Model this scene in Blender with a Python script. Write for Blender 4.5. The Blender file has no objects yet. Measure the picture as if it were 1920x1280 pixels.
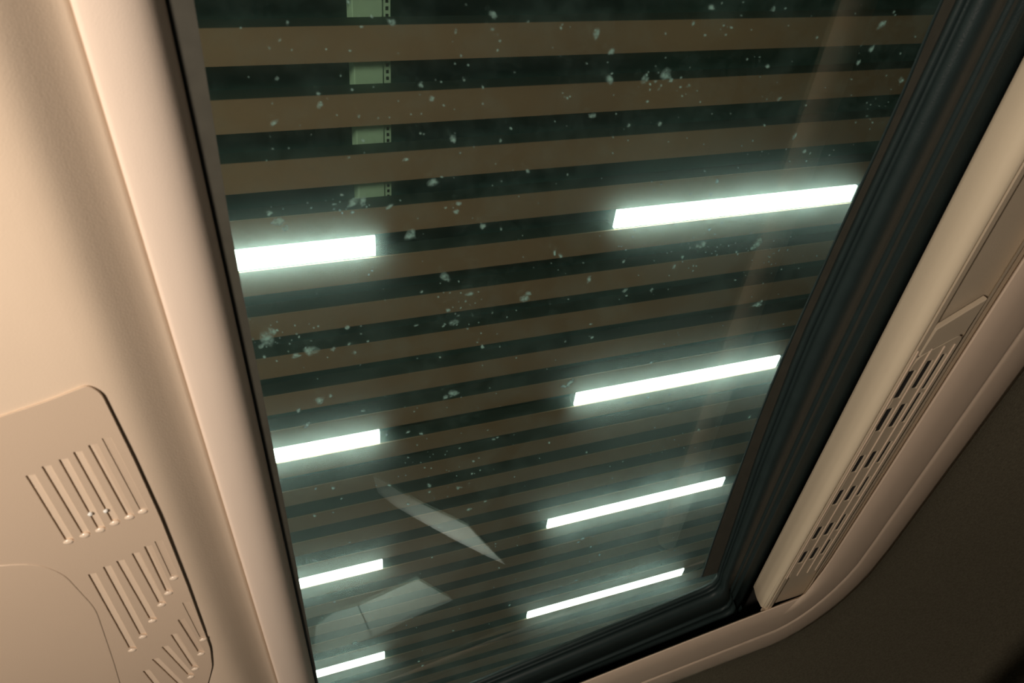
import bpy, bmesh, math, random
from mathutils import Vector, Matrix

C = bpy.context.scene.collection
sc = bpy.context.scene
# ------------------------------------------------------------------ camera
CZ = 1.25                       # eye height above the ground
FPX = 1419.0                    # focal length in pixels of the 1920 wide frame
def _n(v):
    l = math.sqrt(sum(a*a for a in v)); return [a/l for a in v]
def _x(a, b): return [a[1]*b[2]-a[2]*b[1], a[2]*b[0]-a[0]*b[2], a[0]*b[1]-a[1]*b[0]]
AX = _n([4275, 675, -1419.0])
AZ = _n(_x(AX, [-216, -1616, -1419.0]))
AY = _x(AZ, AX)
camd = bpy.data.cameras.new('camera')
cam = bpy.data.objects.new('camera', camd); C.objects.link(cam)
camd.sensor_width = 36.0
camd.lens = FPX/1920*36.0
camd.clip_start = 0.01
camd.dof.use_dof = True
camd.dof.focus_distance = 1.3
camd.dof.aperture_fstop = 16
cam.matrix_world = Matrix(((*AX, 0), (*AY, 0), (*AZ, CZ), (0, 0, 0, 1)))
sc.camera = cam

# ------------------------------------------------------------------ colour management, world, lights
sc.view_settings.view_transform = 'Standard'
sc.view_settings.look = 'None'
sc.view_settings.gamma = 1
sc.view_settings.exposure = 0.0
sc.view_settings.use_curve_mapping = False
w = bpy.data.worlds.new('night'); sc.world = w
w.use_nodes = True
w.node_tree.nodes['Background'].inputs[0].default_value = (0.90, 0.82, 0.70, 1)
w.node_tree.nodes['Background'].inputs[1].default_value = 0.20

def area(name, loc, target, size, power, col, spread=180):
    d = bpy.data.lights.new(name, 'AREA'); d.shape = 'DISK'; d.size = size
    d.energy = power; d.color = col; d.spread = math.radians(spread)
    o = bpy.data.objects.new(name, d); C.objects.link(o)
    o.location = Vector(loc)+Vector((0, 0, CZ))
    o.rotation_euler = (Vector(target)-Vector(loc)).to_track_quat('-Z', 'Y').to_euler()
    return o
area('cabin_light', (-0.50, -0.14, -0.28), (0.10, 0.45, 0.38), 0.12, 10.5, (1.0, 0.85, 0.715))
area('slat_fill', (-3.4, -1.2, -0.9), (0.5, 1.2, 2.3), 0.8, 46, (1.0, 0.88, 0.74), 120)  # unseen fill added outside to brighten the nearer slats
area('paper_fill', (0.14, 1.42, 0.26), (0.18, 1.46, -0.05), 0.04, 2.2, (0.92, 1.0, 0.9), 110)  # extra unseen light, added to brighten the mirrored papers

# ------------------------------------------------------------------ materials
def mat(name, col, rough=0.5, bump=0.0, bscale=200, var=0.0, vscale=8, spec=0.5, metal=0.0, detail=3):
    m = bpy.data.materials.new(name); m.use_nodes = True
    nt = m.node_tree; b = nt.nodes['Principled BSDF']
    b.inputs['Base Color'].default_value = (*col, 1)
    b.inputs['Roughness'].default_value = rough
    b.inputs['Specular IOR Level'].default_value = spec
    b.inputs['Metallic'].default_value = metal
    tc = nt.nodes.new('ShaderNodeTexCoord')
    if var:
        n = nt.nodes.new('ShaderNodeTexNoise'); n.inputs['Scale'].default_value = vscale; n.inputs['Detail'].default_value = 5
        nt.links.new(tc.outputs['Object'], n.inputs['Vector'])
        r = nt.nodes.new('ShaderNodeMixRGB'); r.blend_type = 'MIX'
        r.inputs[1].default_value = (*[c*(1-var) for c in col], 1)
        r.inputs[2].default_value = (*[min(1, c*(1+var)) for c in col], 1)
        nt.links.new(n.outputs['Fac'], r.inputs[0]); nt.links.new(r.outputs[0], b.inputs['Base Color'])
    if bump:
        n2 = nt.nodes.new('ShaderNodeTexNoise'); n2.inputs['Scale'].default_value = bscale; n2.inputs['Detail'].default_value = detail
        nt.links.new(tc.outputs['Object'], n2.inputs['Vector'])
        bp = nt.nodes.new('ShaderNodeBump'); bp.inputs['Strength'].default_value = bump; bp.inputs['Distance'].default_value = 0.001
        nt.links.new(n2.outputs['Fac'], bp.inputs['Height']); nt.links.new(bp.outputs[0], b.inputs['Normal'])
    return m
def emit(name, col, s):
    m = bpy.data.materials.new(name); m.use_nodes = True
    nt = m.node_tree; nt.nodes.clear()
    e = nt.nodes.new('ShaderNodeEmission'); e.inputs[0].default_value = (*col, 1); e.inputs[1].default_value = s
    o = nt.nodes.new('ShaderNodeOutputMaterial'); nt.links.new(e.outputs[0], o.inputs[0])
    return m
M = {}
M['headliner'] = mat('beige_headliner', (0.74, 0.60, 0.46), 0.8, 0.12, 900, 0.04, 14, 0.2)
M['plastic'] = mat('beige_plastic', (0.62, 0.49, 0.37), 0.45, 0.15, 1400, 0.03, 10, 0.4)
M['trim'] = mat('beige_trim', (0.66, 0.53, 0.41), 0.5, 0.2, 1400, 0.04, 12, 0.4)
M['lip'] = mat('lit_beige_trim', (0.86, 0.72, 0.60), 0.5, 0.15, 1400, 0.03, 12, 0.4)  # same beige trim, lightened to put lamp brightness into the left lip
M['rail'] = mat('lit_beige_rail', (0.74, 0.64, 0.47), 0.5, 0.15, 1400, 0.03, 12, 0.4)  # same beige trim, lightened for the lamplit edge of the rail
M['vent'] = mat('beige_vent_plastic', (0.50, 0.42, 0.31), 0.5, 0.2, 1400, 0.05, 30, 0.4)
M['glint'] = mat('glint_beige_plastic', (0.80, 0.66, 0.52), 0.25, spec=0.8)  # paler, shinier copy of the plastic for painted highlights
M['fabric'] = mat('grey_roof_fabric', (0.15, 0.135, 0.095), 0.95, 1.0, 420, 0.45, 240, 0.1, detail=6)
M['rubber'] = mat('black_rubber', (0.020, 0.033, 0.033), 0.42, 0.3, 900, 0.2, 60, 0.25)
M['frit'] = mat('dull_glass_border', (0.060, 0.058, 0.045), 0.6, 0.0, 100, 0.25, 90, 0.4)
M['black'] = mat('black_void', (0.004, 0.004, 0.004), 0.9)
M['dark'] = mat('dark_cabin', (0.03, 0.028, 0.025), 0.8, 0.2, 300, 0.2, 20)
M['slat'] = mat('brown_slat', (0.40, 0.27, 0.165), 0.6, 0.1, 60, 0.10, 3, 0.3)
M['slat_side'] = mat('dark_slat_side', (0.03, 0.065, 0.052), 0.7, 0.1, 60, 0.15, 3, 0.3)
M['deck'] = mat('dark_green_deck', (0.06, 0.19, 0.17), 0.8, 0.1, 20, 0.35, 2.5)
M['beam'] = mat('pale_green_beam', (0.62, 0.88, 0.62), 0.6, 0.1, 40, 0.08, 4)
M['housing'] = mat('lamp_housing', (0.10, 0.12, 0.11), 0.5)
M['tube'] = emit('lamp_diffuser', (0.90, 1.0, 0.95), 14.0)
M['paper'] = mat('white_paper', (0.85, 0.86, 0.82), 0.9, 0.1, 60, 0.05, 20)
M['grey_paper'] = mat('grey_paper', (0.26, 0.29, 0.27), 0.9, 0.1, 60, 0.05, 20)
M['fold'] = mat('paper_fold', (0.03, 0.03, 0.03), 0.9)
M['ground'] = mat('grey_pavement', (0.22, 0.21, 0.18), 0.9, 0.5, 20, 0.2, 2)

def glass_material():
    m = bpy.data.materials.new('dirty_roof_glass'); m.use_nodes = True
    nt = m.node_tree; nt.nodes.clear(); N = nt.nodes.new; L = nt.links.new
    out = N('ShaderNodeOutputMaterial')
    tr = N('ShaderNodeBsdfTransparent'); tr.inputs[0].default_value = (0.80, 0.87, 0.82, 1)
    haze = N('ShaderNodeBsdfRefraction'); haze.inputs['Color'].default_value = (0.74, 0.90, 0.84, 1)
    haze.inputs['Roughness'].default_value = 0.95; haze.inputs['IOR'].default_value = 1.025
    dirt = N('ShaderNodeBsdfTranslucent'); dirt.inputs[0].default_value = (0.55, 0.75, 0.68, 1)
    gl = N('ShaderNodeBsdfGlossy'); gl.inputs['Roughness'].default_value = 0.0
    fr = N('ShaderNodeFresnel')
    ge = N('ShaderNodeNewGeometry'); io = N('ShaderNodeMapRange'); io.inputs[3].default_value = 1.5; io.inputs[4].default_value = 1/1.5
    L(ge.outputs['Backfacing'], io.inputs[0]); L(io.outputs[0], fr.inputs['IOR'])
    tc = N('ShaderNodeTexCoord')
    n1 = N('ShaderNodeTexNoise'); n1.inputs['Scale'].default_value = 9; n1.inputs['Detail'].default_value = 8; n1.inputs['Roughness'].default_value = 0.7
    L(tc.outputs['Object'], n1.inputs['Vector'])
    r1 = N('ShaderNodeMapRange'); r1.inputs[1].default_value = 0.35; r1.inputs[2].default_value = 0.75
    r1.inputs[3].default_value = 0.05; r1.inputs[4].default_value = 0.13
    L(n1.outputs['Fac'], r1.inputs[0])
    a = N('ShaderNodeMixShader'); L(r1.outputs[0], a.inputs[0]); L(tr.outputs[0], a.inputs[1]); L(haze.outputs[0], a.inputs[2])
    n2 = N('ShaderNodeTexNoise'); n2.inputs['Scale'].default_value = 30; n2.inputs['Detail'].default_value = 8; n2.inputs['Roughness'].default_value = 0.8
    L(tc.outputs['Object'], n2.inputs['Vector'])
    r2 = N('ShaderNodeMapRange'); r2.inputs[1].default_value = 0.45; r2.inputs[2].default_value = 0.8
    r2.inputs[3].default_value = 0.004; r2.inputs[4].default_value = 0.10
    L(n2.outputs['Fac'], r2.inputs[0])
    b = N('ShaderNodeMixShader'); L(r2.outputs[0], b.inputs[0]); L(a.outputs[0], b.inputs[1]); L(dirt.outputs[0], b.inputs[2])
    c = N('ShaderNodeMixShader'); L(fr.outputs[0], c.inputs[0]); L(b.outputs[0], c.inputs[1]); L(gl.outputs[0], c.inputs[2])
    L(c.outputs[0], out.inputs[0])
    return m
M['glass'] = glass_material()
def speck_material():
    m = bpy.data.materials.new('pale_dirt'); m.use_nodes = True
    nt = m.node_tree; nt.nodes.clear(); N = nt.nodes.new; L = nt.links.new
    out = N('ShaderNodeOutputMaterial'); t = N('ShaderNodeBsdfTransparent')
    d = N('ShaderNodeBsdfTranslucent'); d.inputs[0].default_value = (0.62, 0.92, 0.85, 1)
    e = N('ShaderNodeBsdfDiffuse'); e.inputs[0].default_value = (0.35, 0.50, 0.46, 1)
    n = N('ShaderNodeTexNoise'); n.inputs['Scale'].default_value = 420; n.inputs['Detail'].default_value = 4
    tc = N('ShaderNodeTexCoord'); L(tc.outputs['Object'], n.inputs['Vector'])
    r = N('ShaderNodeMapRange'); r.inputs[1].default_value = 0.35; r.inputs[2].default_value = 0.60; r.inputs[3].default_value = 0.3; r.inputs[4].default_value = 1.0
    L(n.outputs['Fac'], r.inputs[0])
    at = N('ShaderNodeAttribute'); at.attribute_name = 'fade'; mu = N('ShaderNodeMath'); mu.operation = 'MULTIPLY'; L(r.outputs[0], mu.inputs[0]); L(at.outputs['Fac'], mu.inputs[1])
    x = N('ShaderNodeMixShader'); x.inputs[0].default_value = 0.25; L(d.outputs[0], x.inputs[1]); L(e.outputs[0], x.inputs[2])
    y = N('ShaderNodeMixShader'); L(mu.outputs[0], y.inputs[0]); L(t.outputs[0], y.inputs[1]); L(x.outputs[0], y.inputs[2])
    L(y.outputs[0], out.inputs[0])
    return m
M['speck'] = speck_material()

# ------------------------------------------------------------------ helpers
def ray(px, py):
    c = (px-960.0, 640.0-py, -FPX)
    return [sum(A[i]*c[i] for i in range(3)) for A in (AX, AY, AZ)]
def un(px, py, z=1.0):          # where the sight line through a point meets the level plane at height z above the eye
    d = ray(px, py); return (d[0]*z/d[2], d[1]*z/d[2])
def W(x, y, z): return Vector((x, y, z+CZ))
def tag(o, label=None, cat=None, group=None, kind=None):
    if label: o['label'] = label
    if cat: o['category'] = cat
    if group: o['group'] = group
    if kind: o['kind'] = kind
    return o
def link(name, bm, m, parent=None, smooth=False, bevel=0, solid=0, keep=False):
    me = bpy.data.meshes.new(name)
    bmesh.ops.recalc_face_normals(bm, faces=bm.faces[:]) if not keep else None
    bm.to_mesh(me); bm.free()
    o = bpy.data.objects.new(name, me); C.objects.link(o)
    me.materials.append(m)
    if smooth: me.polygons.foreach_set('use_smooth', [True]*len(me.polygons))
    if solid:
        s = o.modifiers.new('solid', 'SOLIDIFY'); s.thickness = abs(solid); s.offset = 1 if solid > 0 else -1
    if bevel:
        b = o.modifiers.new('bevel', 'BEVEL'); b.width = bevel; b.segments = 3; b.limit_method = 'ANGLE'; b.angle_limit = math.radians(40)
    if parent:
        o.parent = parent; o.matrix_parent_inverse = parent.matrix_world.inverted()
    return o
def empty(name, loc):
    o = bpy.data.objects.new(name, None); C.objects.link(o); o.location = loc
    o.empty_display_size = 0.05
    bpy.context.view_layer.update()
    return o
def box(bm, x0, x1, y0, y1, z0, z1):
    v = [bm.verts.new(W(x, y, z)) for z in (z0, z1) for y in (y0, y1) for x in (x0, x1)]
    for f in ((0, 2, 3, 1), (4, 5, 7, 6), (0, 1, 5, 4), (2, 6, 7, 3), (0, 4, 6, 2), (1, 3, 7, 5)):
        bm.faces.new([v[i] for i in f])
def prism(bm, pts, z0, z1):
    a = [bm.verts.new(W(x, y, z0)) for x, y in pts]; b = [bm.verts.new(W(x, y, z1)) for x, y in pts]
    bm.faces.new(a); bm.faces.new(b)
    n = len(pts)
    for i in range(n): bm.faces.new((a[i], a[(i+1) % n], b[(i+1) % n], b[i]))
def loft(rows):                  # rows: list of point rows, all the same length
    bm = bmesh.new()
    vs = [[bm.verts.new(p) for p in r] for r in rows]
    for i in range(len(rows)-1):
        for j in range(len(rows[0])-1):
            bm.faces.new((vs[i][j], vs[i][j+1], vs[i+1][j+1], vs[i+1][j]))
    return bm
def face_down(bm):
    bmesh.ops.recalc_face_normals(bm, faces=bm.faces[:])
    s = sum(f.normal.z*f.calc_area() for f in bm.faces)
    if s > 0: bmesh.ops.reverse_faces(bm, faces=bm.faces[:])
    return bm
def rounded(pts, r, seg=6):     # round the corners of a closed outline
    out = []; n = len(pts)
    for i in range(n):
        p = Vector(pts[i]); a = (Vector(pts[i-1])-p); b = (Vector(pts[(i+1) % n])-p)
        rr = min(r, a.length*0.45, b.length*0.45)
        p0 = p+a.normalized()*rr; p1 = p+b.normalized()*rr
        for k in range(seg+1):
            t = k/seg
            q = p0*(1-t)**2+p*2*t*(1-t)+p1*t*t
            out.append((q.x, q.y))
    return out
def cut(o, cutter_bm):          # carve a shape out of an object, for good
    me = bpy.data.meshes.new('c'); bmesh.ops.recalc_face_normals(cutter_bm, faces=cutter_bm.faces[:]); cutter_bm.to_mesh(me); cutter_bm.free()
    c = bpy.data.objects.new('c', me); C.objects.link(c)
    md = o.modifiers.new('b', 'BOOLEAN'); md.object = c; md.operation = 'DIFFERENCE'; md.solver = 'EXACT'
    dg = bpy.context.evaluated_depsgraph_get(); dg.update()
    new = bpy.data.meshes.new_from_object(o.evaluated_get(dg))
    o.modifiers.clear(); o.data = new
    bpy.data.objects.remove(c)
def tube(bm, pts, r, n=10):
    rings = []
    for i, p in enumerate(pts):
        d = (pts[min(i+1, len(pts)-1)]-pts[max(i-1, 0)]).normalized()
        q = d.to_track_quat('Z', 'Y')
        rings.append([bm.verts.new(p+q @ Vector((r*math.cos(2*math.pi*k/n), r*math.sin(2*math.pi*k/n), 0))) for k in range(n)])
    for a, b in zip(rings, rings[1:]):
        for k in range(n): bm.faces.new((a[k], a[(k+1) % n], b[(k+1) % n], b[k]))
    bm.faces.new(rings[0]); bm.faces.new(rings[-1])

G = 0.400                        # roof glass above the eye
H = 2.30                         # slatted canopy above the eye
rnd = random.Random(7)

# ------------------------------------------------------------------ the setting: ground, cabin shell
bm = bmesh.new(); box(bm, -9, 12, -9, 14, -CZ-0.1, -CZ)
tag(link('floor', bm, M['ground']), kind='structure')
bm = bmesh.new(); box(bm, -0.95, 1.35, -1.2, 2.5, -0.95, -0.92)
tag(link('floor', bm, M['dark']), kind='structure')
for nm, b in (('wall_left', (-0.98, -0.95, -1.2, 2.5, -0.95, 0.43)), ('wall_right', (1.35, 1.38, -1.2, 2.5, -0.95, 0.43)),
              ('wall_back', (-0.98, 1.38, -1.23, -1.2, -0.95, 0.43)), ('wall_front', (-0.98, 1.38, 2.5, 2.53, -0.95, 0.43))):
    bm = bmesh.new(); box(bm, *b); tag(link(nm, bm, M['dark']), kind='structure')
# outer roof skin with the opening for the glass
bm = bmesh.new()
box(bm, -0.98, -0.026, -1.23, 2.53, 0.412, 0.43); box(bm, 0.60, 1.38, -1.23, 2.53, 0.412, 0.43)
box(bm, -0.026, 0.60, 1.075, 2.53, 0.412, 0.43); box(bm, -0.026, 0.60, -1.23, -0.21, 0.412, 0.43)
tag(link('ceiling', bm, M['dark']), kind='structure')

# ------------------------------------------------------------------ window_1: roof glass with seal and dirt
win = tag(empty('window_1', W(0.27, 0.4, G)), kind='structure')
def edgeL(y): return -0.052*G+0.026*y                 # left edge of the glass
bm = bmesh.new()
prism(bm, [(edgeL(-0.2)-0.004, -0.2), (0.535, -0.2), (0.555, 0.93), (0.515, 0.955), (0.10, 1.06), (edgeL(1.06)-0.004, 1.06)], G, G+0.004)
link('glass_pane', bm, M['glass'], win)
# dull ceramic borders
def strip_between(fa, fb, y0, y1, z, n=24, th=0.0015):
    bm = bmesh.new(); a = []; b = []
    for i in range(n+1):
        y = y0+(y1-y0)*i/n; a.append((fa(y), y)); b.append((fb(y), y))
    prism(bm, a+b[::-1], z-th, z); return bm
def lerp_tab(tab):
    def f(y):
        if y <= tab[0][0]: return tab[0][1]
        for (a, b), (c, d) in zip(tab, tab[1:]):
            if y <= c: return b+(d-b)*(y-a)/(c-a)
        return tab[-1][1]
    return f
zb = G-0.0005
bl = lerp_tab([(-0.2, -0.008), (0.322*zb, -0.014*zb), (0.66*zb, -0.017*zb), (0.82*zb, -0.014*zb), (1.1*zb, -0.008*zb), (1.5*zb, 0.0), (2.3*zb, 0.012*zb)])
link('glass_border', strip_between(lambda y: edgeL(y)-0.004, bl, -0.2, 1.0, zb), M['frit'], win)
fi = lerp_tab([(-0.2, 1.150*zb), (0.33*zb, 1.151*zb), (0.51*zb, 1.160*zb), (0.665*zb, 1.160*zb), (0.82*zb, 1.158*zb), (1.1*zb, 1.160*zb), (1.32*zb, 1.168*zb), (1.89*zb, 1.215*zb), (2.2*zb, 1.25*zb)])
fo = lerp_tab([(-0.2, 1.21*zb), (0.8*zb, 1.21*zb), (1.5*zb, 1.24*zb), (2.2*zb, 1.33*zb)])
link('glass_border', strip_between(fi, fo, -0.2, 2.14*zb, zb), M['frit'], win)
link('border_line', strip_between(lambda y: fi(y)-0.0016, fi, -0.2, 2.14*zb, zb), M['rubber'], win)
# black rubber seal swept round the right and front sides
def ring(t):                     # glass side and trim side of the seal, in level-plane units
    pass
inner = []; outer = []
for i in range(26):
    y = -0.5+(2.10+0.5)*i/25
    inner.append((lerp_tab([(-0.5, 1.185), (0.8, 1.186), (1.1, 1.191), (1.52, 1.227), (1.91, 1.276), (2.10, 1.298)])(y), y))
    outer.append((1.42+0.052*(y-0.44), y*1.19 if y > 0 else y))
cI = [(1.308, 2.17), (1.300, 2.205), (1.27, 2.222)]
cO = [(1.545, 2.56), (1.55, 2.60), (1.53, 2.62)]
inner += cI; outer += cO
for i in range(22):
    x = 1.22-(1.22+0.25)*i/21
    inner.append((x, 2.235-0.245*(x-1.22))); 
    xo = 1.50-(1.50+0.25)*i/21
    outer.append((xo, 2.58-0.24*(xo-1.5)+0.04))
prof = [(-0.02, .3990), (-0.01, .3975), (0.0, .394), (0.05, .3875), (0.09, .392), (0.12, .392), (0.15, .386), (0.22, .380), (0.34, .377), (0.44, .379), (0.50, .386),
        (0.54, .3895), (0.57, .387), (0.60, .3895), (0.68, .393), (0.72, .390), (0.76, .394), (0.9, .396), (1.08, .397)]
rows = []
for (a, b) in zip(inner, outer):
    rows.append([W((a[0]+(b[0]-a[0])*u)*z, (a[1]+(b[1]-a[1])*u)*z, z) for u, z in prof])
link('rubber_seal', face_down(loft(rows)), M['rubber'], win, smooth=True, solid=-0.002, keep=True)
bm = bmesh.new(); tube(bm, [W(edgeL(y)-0.0005, y, 0.3985) for y in [(-0.2+1.25*i/20) for i in range(21)]], 0.0013, 8)
link('rubber_seal', bm, M['rubber'], win, smooth=True)

# dirt specks on the glass
bm = bmesh.new(); fade = bm.verts.layers.float.new('fade')
def speck(px, py, r):
    x, y = un(px, py, G-0.0008)
    s = r/1419*G*1.25
    n = 9; ph = rnd.random()*6.28; st = 1+rnd.random()*0.9; an = rnd.random()*3.14
    pts = []
    for k in range(n):
        a = 2*math.pi*k/n; rr = s*(0.55+0.6*rnd.random())
        u, v = rr*math.cos(a)*st, rr*math.sin(a)
        pts.append((x+u*math.cos(an)-v*math.sin(an), y+u*math.sin(an)+v*math.cos(an)))
    c0 = bm.verts.new(W(x, y, G-0.0009)); c0[fade] = 1.0
    ring_ = [bm.verts.new(W(u, v, G-0.0004)) for u, v in pts]
    mid = [bm.verts.new(W(x+(u-x)*0.5, y+(v-y)*0.5, G-0.0008)) for u, v in pts]
    for v in mid: v[fade] = 0.75
    for k in range(n):
        k2 = (k+1) % n
        bm.faces.new((c0, mid[k2], mid[k])); bm.faces.new((mid[k], mid[k2], ring_[k2], ring_[k]))
big = [(520,148,5),(735,42,6),(790,160,6),(925,28,7),(810,185,6),(600,198,6),(515,230,6),(850,262,8),(760,300,5),(812,342,9),(828,332,4),(1110,218,7),(1180,236,5),(1238,232,6),
 (1148,98,7),(1145,150,9),(1210,148,9),(1250,140,12),(1258,152,6),(1120,62,8),(1440,125,5),(1450,18,7),(1335,15,6),(1300,45,4),(1655,45,9),(1635,92,6),(1610,118,7),(1690,150,8),
 (1462,186,5),(1490,256,6),(1508,284,9),(1605,230,4),(1345,340,5),(1240,345,4),(990,322,5),(520,415,14),(535,428,8),(505,400,7),(665,380,10),(680,378,8),(660,398,5),(730,388,7),
 (770,440,14),(860,382,5),(855,398,6),(905,425,8),(790,548,4),(833,520,10),(880,552,7),(985,560,14),(992,550,8),(652,614,7),(690,640,4),(655,645,4),(780,610,4),(850,605,10),(840,582,7),
 (500,635,18),(512,622,9),(490,650,8),(580,658,14),(555,668,8),(625,655,7),(665,662,5),(850,738,15),(835,745,7),(600,752,12),(620,742,7),(680,770,6),(575,798,10),(560,770,6),(765,810,5),(790,813,6),(725,815,4),
 (825,670,4),(905,650,6),(1040,475,5),(1052,480,6),(1105,525,7),(1170,490,5),(1172,545,7),(1222,545,6),(1110,633,6),(1060,640,4),(1108,608,4),(1320,456,12),(1310,462,8),(1420,458,14),(1410,466,7),(1280,482,7),
 (1265,500,7),(1330,430,5),(1420,572,12),(1428,565,5),(1255,765,8),(1255,740,4),(1310,806,7),(1215,745,5),(1180,755,9),(1068,718,12),(1058,725,7),(1300,675,5),(1220,680,5),(1405,782,9),(1100,848,5),(1225,836,4),(1168,865,4),
 (888,865,5),(885,888,5),(933,820,5),(926,824,5),(805,910,7),(806,922,5),(860,915,8),(880,955,7),(910,940,5),(705,910,4),(730,910,5),(625,915,6),(590,967,7),(592,916,4),(765,945,7),(590,1050,6),(575,1050,4),(810,1045,5),(935,1065,5),
 (1092,1010,11),(1085,1016,6),(1125,1040,8),(1108,1025,5),(1080,1088,6),(955,1135,6),(850,1182,6),(792,1248,9),(785,1240,6),(665,1205,10),(1160,942,4),(1138,910,4),(1030,830,4),(640,935,3),(1240,1058,4),(1265,1032,5)]
for p in big: speck(*p)
for i in range(600):
    px = rnd.uniform(340, 1750); py = rnd.uniform(0, 1220)
    x, y = un(px, py, G)
    if x < 0.012 or x > 0.455 or y > 0.92: continue
    speck(px, py, rnd.choice([1.2, 1.4, 1.7, 2.0, 2.4, 3.0]))
for cx, cy, n, s in ((1250, 150, 22, 40), (520, 640, 30, 40), (860, 590, 20, 50), (1340, 470, 40, 70), (1650, 200, 20, 40), (660, 385, 15, 25), (1300, 840, 25, 60), (820, 870, 20, 50), (1430, 480, 20, 30)):
    for i in range(n): speck(cx+rnd.gauss(0, s), cy+rnd.gauss(0, s*.5), rnd.uniform(1.2, 3.2))
dirt = tag(link('dirt_speck', bm, M['speck'], win), kind='stuff')

# ------------------------------------------------------------------ left side: opening lip and headliner
def xc(y, z): return (-0.156*z+0.031*y)
YS = [-0.35+(1.25+0.35)*i/40 for i in range(41)]
rows = []
for y in YS:
    e = edgeL(y); c = xc(y, 0.377)
    row = []
    for t, z in ((0, .4000), (0.01, .3983), (0.03, .3964), (0.07, .3928), (0.13, .3890), (0.22, .3850), (0.35, .3816), (0.5, .3793), (0.65, .3779), (0.8, .3773), (0.92, .3771), (0.985, .3776), (1.0, .379)):
        row.append(W(e+(c-e)*t, y, z))
    row.append(W(c+0.001, y, .381)); row.append(W(c+0.002, y, .400))
    rows.append(row)
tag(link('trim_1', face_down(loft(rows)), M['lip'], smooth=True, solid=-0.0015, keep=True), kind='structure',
    label='beige trim lip along the left side of the roof glass', cat='trim')
rows = []
for y in YS:
    c = xc(y, 0.377); row = []
    for s, z in ((0.0, .379), (-0.003, .3786), (-0.008, .3762), (-0.014, .3715), (-0.020, .3665), (-0.025, .3625), (-0.030, .3596), (-0.036, .3575), (-0.045, .3563), (-0.060, .3560), (-0.14, .356), (-0.25, .357), (-0.5, .355), (-0.89, .34)):
        dz = 0.0
        row.append(W(c+s, y, z+dz))
    rows.append(row)
tag(link('ceiling', face_down(loft(rows)), M['headliner'], smooth=True, solid=-0.002, keep=True), kind='structure')

# overhead console with three groups of slots
con = empty('overhead_console', W(-0.16, 0.5, 0.36))
tag(con, 'beige plastic overhead console with slotted grilles on the left headliner', 'console')
ZC = 0.3547                        # its lower face
def pc(px, py, z=ZC): return un(px, py, z)
out = [pc(-420, 930), pc(0, 782), pc(90, 752), pc(165, 722), pc(190, 738), pc(250, 860), pc(300, 970), pc(350, 1095), pc(394, 1215), pc(398, 1250), pc(385, 1300), pc(330, 1420), pc(-300, 1560)]
bm = bmesh.new(); prism(bm, rounded(out, 0.006, 5), ZC, ZC+0.016)
panel = link('console_panel', bm, M['plastic'])
def slot_cutter(bm, t, b, wid, depth):
    # slanted-floor louvre slot from t to b: deep along its left edge
    x0, y0 = t; x1, y1 = b
    n = 4; v = []
    pts = [(-0.0001, -0.004), (0, depth), (wid*0.30, depth), (wid, 0.0004), (wid, -0.004)]
    A = [bm.verts.new(W(x0+u, y0, ZC+z)) for u, z in pts]; B = [bm.verts.new(W(x1+u, y1+(u*0.6), ZC+z)) for u, z in pts]
    k = len(pts)
    for i in range(k): bm.faces.new((A[i], A[(i+1) % k], B[(i+1) % k], B[i]))
    bm.faces.new(A); bm.faces.new(B)
groups = [
 ([(48,892),(78,875),(110,862),(137,848),(165,835),(191,822)], [(122,1012),(153,1000),(182,990),(209,977),(237,966),(262,955)]),
 ([(165,1077),(193,1063),(218,1052),(247,1038),(270,1025),(290,1015)], [(242,1215),(262,1190),(280,1160),(297,1130),(310,1108),(320,1080)]),
 ([(250,1290),(268,1258),(285,1236),(303,1213),(320,1190),(333,1162),(342,1130)], [(325,1400),(338,1345),(347,1295),(352,1265),(360,1250),(371,1222),(375,1195)])]
cb = bmesh.new()
for tops, bots in groups:
    n = len(tops)
    for i, (t, b) in enumerate(zip(tops, bots)):
        f = 1-i/(n-0.4)
        slot_cutter(cb, pc(*t), pc(*b), 0.0048, 0.0006+0.013*f*f)
cut(panel, cb)
panel.parent = con; panel.matrix_parent_inverse = con.matrix_world.inverted()
bv = panel.modifiers.new('bevel', 'BEVEL'); bv.width = 0.0011; bv.segments = 2; bv.limit_method = 'ANGLE'; bv.angle_limit = math.radians(50)
# highlights at the slot ends, modelled as pale glossy beads
k = 0
for gi, (tops, bots) in enumerate(groups):
    for b in bots:
        if b[1] > 1300: continue
        x, y = pc(b[0]+6, b[1]+4)
        bm = bmesh.new()
        bmesh.ops.create_uvsphere(bm, u_segments=10, v_segments=6, radius=0.0029, matrix=Matrix.Translation(W(x, y, ZC+0.0006)) @ Matrix.Diagonal((1.2, 0.9, 0.55, 1)))
        link('slot_glint', bm, M['glint'], con, smooth=True)
for px, py in ((169, 964), (198, 958)):
    x, y = pc(px, py)
    bm = bmesh.new(); bmesh.ops.create_uvsphere(bm, u_segments=12, v_segments=8, radius=0.0016, matrix=Matrix.Translation(W(x, y, ZC+0.0005)))
    link('pin', bm, M['paper'], con, smooth=True)
# lens/lid part of the console, lower left
lid = [pc(-420, 1130), pc(0, 1058), pc(70, 1056), pc(120, 1075), pc(180, 1140), pc(214, 1240), pc(240, 1330), pc(-300, 1500)]
bm = bmesh.new()
lp = rounded(lid, 0.012, 5)
cx = sum(p[0] for p in lp)/len(lp); cy = sum(p[1] for p in lp)/len(lp)
prism(bm, lp, ZC-0.0006, ZC+0.001)
link('lamp_cover', bm, M['plastic'], con, bevel=0.001)

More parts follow.
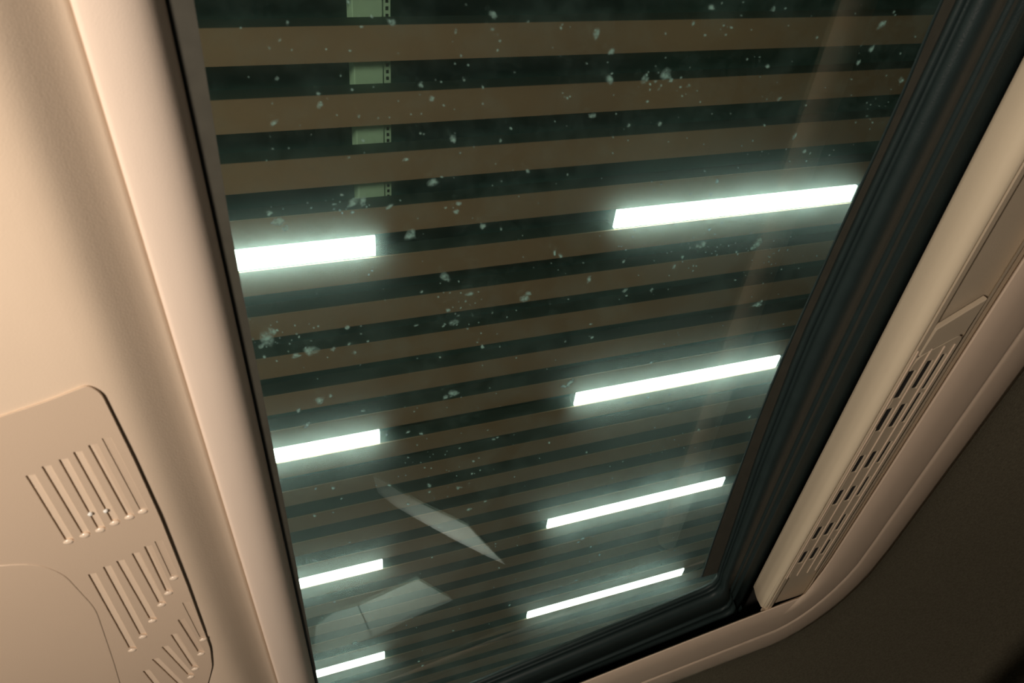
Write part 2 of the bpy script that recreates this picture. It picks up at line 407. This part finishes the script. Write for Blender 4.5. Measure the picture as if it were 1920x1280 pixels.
# ------------------------------------------------------------------ right side: roof rail trim with vent
def X(a, b, y, z): return a*z+b*y
rows = []
YR = [-0.35+(0.905+0.35)*i/50 for i in range(51)]
edge_prof = [(1.402, .050, .396), (1.402, .050, .388), (1.412, .050, .3848), (1.430, .049, .3795), (1.449, .047, .3745), (1.470, .045, .3695), (1.492, .043, .3650), (1.516, .040, .3605), (1.542, .037, .3578), (1.556, .034, .3568), (1.560, .034, .3575)]
for y in YR:
    rows.append([W(X(a, b, y, z), y, z) for a, b, z in edge_prof])
# rounded lower end
last = rows[-1]
for q, (f, dz) in enumerate(((0.003, .001), (0.005, .003), (0.006, .007))):
    rows.append([Vector((p.x+0.0015*(q+1), p.y+f, min(p.z+dz, max(p.z, CZ+.386)))) for p in last])
rail = empty('roof_rail', W(0.57, 0.4, 0.36))
tag(rail, 'rounded beige roof rail trim along the right side of the black seal', 'trim')
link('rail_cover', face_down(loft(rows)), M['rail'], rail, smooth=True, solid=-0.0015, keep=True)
# floor of the rail channel: inner ledge, upper flat part, groove, outer band
rows = []
for y in YR+[0.915]:
    rows.append([W(X(a, b, y, z), y, z) for a, b, z in ((1.545, .034, .3575), (1.560, .034, .3572), (1.575, .034, .3545), (1.590, .034, .3545), (1.596, .034, .3625), (1.722, .034, .3625), (1.728, .034, .3545), (1.738, .034, .3545), (1.742, .034, .362), (1.764, .034, .362), (1.768, .032, .3545), (1.780, .03, .3535), (1.80, .026, .3535))])
link('rail_channel', face_down(loft(rows)), M['vent'], rail, smooth=False, solid=-0.0015, keep=True, bevel=0.0006)

vent = empty('air_vent', W(0.60, 0.6, 0.355))
tag(vent, 'long beige slotted air vent set in the right roof rail trim', 'vent')
ZV = 0.3545
def vx(a, y): return a*ZV+0.034*y
y0, y1 = 1.185*ZV, 2.355*ZV
o_ = [(vx(1.597, y0), y0*1.055), (vx(1.722, y0), y0), (vx(1.724, y1), y1-0.002), (vx(1.70, y1), y1+0.006), (vx(1.60, y1), y1+0.004), (vx(1.590, y1), y1-0.016)]
bm = bmesh.new(); prism(bm, rounded(o_, 0.010, 5), ZV, ZV+0.0018)
plate = link('vent_plate', bm, M['vent'])
cb = bmesh.new(); rec = []
for i, ya in enumerate((1.354, 1.499, 1.699, 1.869, 2.068, 2.217)):
    hl = (0.056, 0.052, 0.043, 0.042, 0.040, 0.040)[i]*ZV
    for a, dy in ((1.604, 0.0), (1.650, -0.006 if i else -0.028), (1.690, -0.03)):
        yc = (ya+dy)*ZV; hw = 0.0042 if a < 1.68 else 0.0030
        h = hl if a < 1.68 else hl*1.25
        x = vx(a, yc)
        rec.append((x, yc, hw, h))
for (x, yc, hw, h) in rec:
    prism(cb, rounded([(x-hw, yc-h), (x+hw, yc-h), (x+hw+0.068*h, yc+h), (x-hw+0.068*h, yc+h)], 0.0015, 3), ZV-0.004, ZV+0.02)
cut(plate, cb)
plate.parent = vent; plate.matrix_parent_inverse = vent.matrix_world.inverted()
bm = bmesh.new(); prism(bm, [(vx(1.60, y0), y0*1.06), (vx(1.715, y0), y0*1.02), (vx(1.715, y1), y1), (vx(1.60, y1), y1)], ZV+0.0022, ZV+0.0030)
tag(link('vent_backing', bm, M['black'], vent), label='black backing seen through the slots')
for a in (1.580, 1.627, 1.672, 1.708):
    bm = bmesh.new()
    prism(bm, [(vx(a, y0*1.03)-.0007, y0*1.03), (vx(a, y0*1.03)+.0007, y0*1.03), (vx(a, y1)+.0007, y1-.004), (vx(a, y1)-.0007, y1-.004)], ZV-0.0012, ZV+0.001)
    link('ridge', bm, M['trim'], vent, bevel=0.0004)
# wedge where the plate begins
bm = bmesh.new()
prism(bm, [(vx(1.597, y0), y0*1.05), (vx(1.722, y0), y0*0.995), (vx(1.722, y0), y0*0.90), (vx(1.60, y0), y0*0.97)], ZV-0.0005, ZV+0.005)
link('end_wedge', bm, M['vent'], vent, bevel=0.001)

# outer beige frame band: right side, rounded corner, front
ZO = 0.3515
N_, O_, F_ = [], [], []
for i in range(24):
    y = -1.0+(2.28+1.0)*i/23
    N_.append((1.775+0.028*y, y)); O_.append((1.975+0.018*y, y)); F_.append((2.115+0.01*y, y*1.03 if y > 0 else y))
arc = 9
for i in range(1, arc+1):
    t = i/arc; a = t*math.pi/2
    N_.append((1.84-0.02*t, 2.35+0.19*t) if t < 1 else (1.80, 2.545))
    O_.append((1.74+0.28*math.cos(a), 2.32+0.475*math.sin(a)))
    F_.append((1.76+0.375*math.cos(a), 2.42+0.52*math.sin(a)))
for i in range(1, 24):
    x = 1.74-(1.74+1.2)*i/23
    xn = 1.80-(1.80+1.2)*i/23
    N_.append((xn, 2.545+0.155*((1.80-xn)/1.0)+0.02*((1.8-xn)/1.0)**2)); O_.append((x, 2.795+0.16*(1.74-x)/1.0)); F_.append((x, 2.94+0.12*(1.74-x)))
rows = []
for n, o, f in zip(N_, O_, F_):
    def mix(a, b, t): return (a[0]+(b[0]-a[0])*t, a[1]+(b[1]-a[1])*t)
    r = []
    for (p, z) in ((mix(n, o, -0.06), .362), (mix(n, o, -0.03), ZO+.004), (n, ZO+.0010), (mix(n, o, .05), ZO), (mix(n, o, .5), ZO-.0010), (mix(n, o, .93), ZO-.0005), (mix(n, o, .97), ZO+.0005), (o, ZO+.0020),
                   (mix(o, f, .06), ZO+.0012), (mix(o, f, .2), ZO+.0009), (mix(o, f, .45), ZO+.001), (mix(o, f, .7), ZO+.0025), (mix(o, f, .95), ZO+.006), (mix(o, f, 1.15), ZO+.016)):
        r.append(W(p[0]*z, p[1]*z, z))
    rows.append(r)
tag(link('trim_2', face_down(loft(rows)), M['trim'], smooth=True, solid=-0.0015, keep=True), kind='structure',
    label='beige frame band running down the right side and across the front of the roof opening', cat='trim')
# grey fabric headliner beyond it
rows = []
for i, f in enumerate(F_):
    a = Vector(F_[max(i-1, 0)]); b = Vector(F_[min(i+1, len(F_)-1)])
    d = (b-a).normalized(); nrm = Vector((d.y, -d.x))
    if nrm.x < 0 and nrm.y < 0: nrm = -nrm
    if f[0] > 2.0 and nrm.x < 0: nrm = -nrm
    if f[0] < 1.5 and nrm.y < 0: nrm = -nrm
    r = []
    for off, z in ((-0.004, .3590), (0.004, .3620), (0.012, .3642), (0.022, .3660), (0.05, .367), (0.10, .362), (0.18, .349), (0.28, .328), (0.40, .290), (0.52, .235), (0.62, .15), (0.68, .02)):
        p = Vector((f[0]*.3585, f[1]*.3585))+nrm*off
        r.append(W(min(p.x, 1.349), p.y, z))
    rows.append(r)
tag(link('ceiling', face_down(loft(rows)), M['fabric'], smooth=True, solid=-0.002, keep=True), kind='structure')
# black header seal at the far right corner
bm = bmesh.new()
tube(bm, [W(*un(px, py, 0.262), 0.262) for px, py in ((1640, 1360), (1700, 1340), (1760, 1322), (1830, 1300), (1900, 1277), (1960, 1253), (2040, 1215))], 0.008, 14)
tag(link('trim_3', bm, M['rubber'], smooth=True), kind='structure', label='black rubber header seal in the bottom right corner', cat='trim')

# unseen pale bar added low on the right for its mirrored stripe
hr = bmesh.new(); tube(hr, [W(0.680+0.045*(y-0.1)/1.2, y, 0.10) for y in [0.0+1.30*i/12 for i in range(13)]], 0.019, 14)
stripe_bar = tag(link('mirror_bar', hr, M['headliner'], smooth=True), 'unseen pale beige bar added for its faint mirrored stripe in the right of the glass', 'rail')

# ------------------------------------------------------------------ dashboard with papers, mirrored in the glass
bm = bmesh.new(); box(bm, -0.70, 1.20, 0.90, 2.20, -0.12, -0.055)
tag(link('dashboard', bm, M['dark'], bevel=0.02), 'dark dashboard top below the frame carrying the loose papers', 'dashboard')
ZP = -0.053; FP = 2*G-ZP
def mp(px, py):
    a = un(px, py, 1.0); return (a[0]*FP, a[1]*FP)
sheet = empty('paper_sheet', W(0.16, 1.6, ZP)); tag(sheet, 'folded grey paper sheet mirrored at the bottom left of the glass', 'paper')
bm = bmesh.new(); prism(bm, [mp(*p) for p in ((592, 1172), (625, 1148), (672, 1135), (782, 1085), (850, 1124), (792, 1148), (735, 1176), (655, 1212), (620, 1224), (590, 1218))], ZP, ZP+0.001)
link('sheet', bm, M['grey_paper'], sheet)
a0 = Vector(mp(671, 1134)); a1 = Vector(mp(699, 1196)); nn = Vector((a1.y-a0.y, a0.x-a1.x)).normalized()*0.0014
bm = bmesh.new(); prism(bm, [tuple(a0-nn), tuple(a0+nn), tuple(a1+nn), tuple(a1-nn)], ZP+0.0012, ZP+0.002)
link('fold_line', bm, M['fold'], sheet)
bp = [mp(*p) for p in ((700, 893), (722, 903), (745, 919), (790, 944), (850, 972), (878, 986), (905, 1015), (948, 1058), (905, 1038), (850, 1010), (790, 977), (740, 948), (708, 922))]
bm = bmesh.new()
va = [bm.verts.new(W(x, y, ZP)) for x, y in bp]; vb = [bm.verts.new(W(x, y, ZP+0.001)) for x, y in bp]
bm.faces.new(va); bm.faces.new(vb)
for i in range(len(bp)): bm.faces.new((va[i], va[(i+1) % len(bp)], vb[(i+1) % len(bp)], vb[i]))
tag(link('paper_strip', bm, M['paper']), 'narrow pointed white paper strip mirrored in the glass above the folded sheet', 'paper')

# ------------------------------------------------------------------ outside: slatted canopy with its lamps
P_ = 0.0915; SW = 0.047; TH = 0.034
can = empty('slatted_canopy', W(1.0, 2.5, H)); tag(can, 'canopy of parallel brown slats with dark gaps above the roof glass', 'canopy')
for m_ in range(-7, 25):
    yc = (0.7005+P_/2+P_*m_)*H
    bm = bmesh.new(); hw = SW*H/2
    box(bm, -2.6, 6.5, yc-hw, yc+hw, H, H+0.006)
    box(bm, -2.6, 6.5, yc-hw+0.0015, yc+hw-0.0015, H+0.006, H+TH*H)
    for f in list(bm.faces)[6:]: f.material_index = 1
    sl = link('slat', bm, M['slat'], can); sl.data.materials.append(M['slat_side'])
bm = bmesh.new(); box(bm, -2.6, 6.5, -1.2, 8.0, H+0.42, H+0.50)
link('roof_deck', bm, M['deck'], can)
# fixtures
def lamp_mesh():
    d = bmesh.new(); L2 = 0.5285*H/2; hw = 0.0355*H/2
    h = bmesh.new()
    for b, z0, z1, e in ((d, 0.000, 0.012, 0.0), (h, 0.012, 0.06, 0.0)):
        v = [b.verts.new((x, y, z)) for z in (z0, z1) for y in (-hw, hw) for x in (-L2, L2)]
        for f in ((0, 2, 3, 1), (4, 5, 7, 6), (0, 1, 5, 4), (2, 6, 7, 3), (0, 4, 6, 2), (1, 3, 7, 5)): b.faces.new([v[i] for i in f])
        bmesh.ops.recalc_face_normals(b, faces=b.faces[:])
    md = bpy.data.meshes.new('diffuser'); d.to_mesh(md); md.materials.append(M['tube']); d.free()
    mh = bpy.data.meshes.new('housing'); h.to_mesh(mh); mh.materials.append(M['housing']); h.free()
    return md, mh
md, mh = lamp_mesh()
ordn = ['topmost', 'second from the top', 'third from the top', 'lowest']
for col, xc_ in (('left', 0.194-0.5285/2), ('right', 0.622+0.5285/2)):
    for k in range(4):
        y = (0.7005+0.4575*k)*H
        r = empty('ceiling_light', W(xc_*H, y, H-0.002))
        lab = {('left', 0): 'glowing white strip lamp in the left column of lamps, topmost, beside the pale beam',
               ('left', 1): 'glowing white strip lamp in the left column of lamps, second from the top',
               ('left', 2): 'glowing white strip lamp in the left column, just above the mirrored folded paper',
               ('left', 3): 'glowing white strip lamp in the left column, lowest, just below the mirrored folded paper',
               ('right', 0): 'longest brightest white strip lamp, topmost of the right column of lamps',
               ('right', 1): 'glowing white strip lamp, second from the top of the right column',
               ('right', 2): 'glowing white strip lamp, third from the top of the right column',
               ('right', 3): 'thinnest glowing white strip lamp, lowest of the right column near the front seal'}[(col, k)]
        tag(r, lab, 'ceiling light', 'strip lamps between the canopy slats')
        for nm, me in (('diffuser', md), ('housing', mh)):
            o = bpy.data.objects.new(nm, me); C.objects.link(o); o.parent = r
# pale beam above the slats, with perforated channel
bz = H+TH*H+0.004
beam = empty('ceiling_beam', W(0.196*H, 0.5, bz)); tag(beam, 'pale green beam with a perforated edge strip seen through the slat gaps at left', 'beam')
bm = bmesh.new(); box(bm, 0.172*H*1.03, 0.2115*H*1.03, -1.0, 0.68*H, bz, bz+0.10); link('beam_body', bm, M['beam'], beam, bevel=0.003)
bm = bmesh.new(); box(bm, 0.2115*H*1.03, 0.222*H*1.03, -1.0, 0.68*H, bz+0.004, bz+0.03)
ch = link('perforated_strip', bm, M['beam'], beam)
bm = bmesh.new()
for i in range(62):
    y = 0.2+i*0.022; x = 0.2172*H*1.03
    box(bm, x-0.004, x+0.004, y, y+0.011, bz+0.0025, bz+0.0045)
tag(link('perforation', bm, M['black'], beam), kind='stuff')
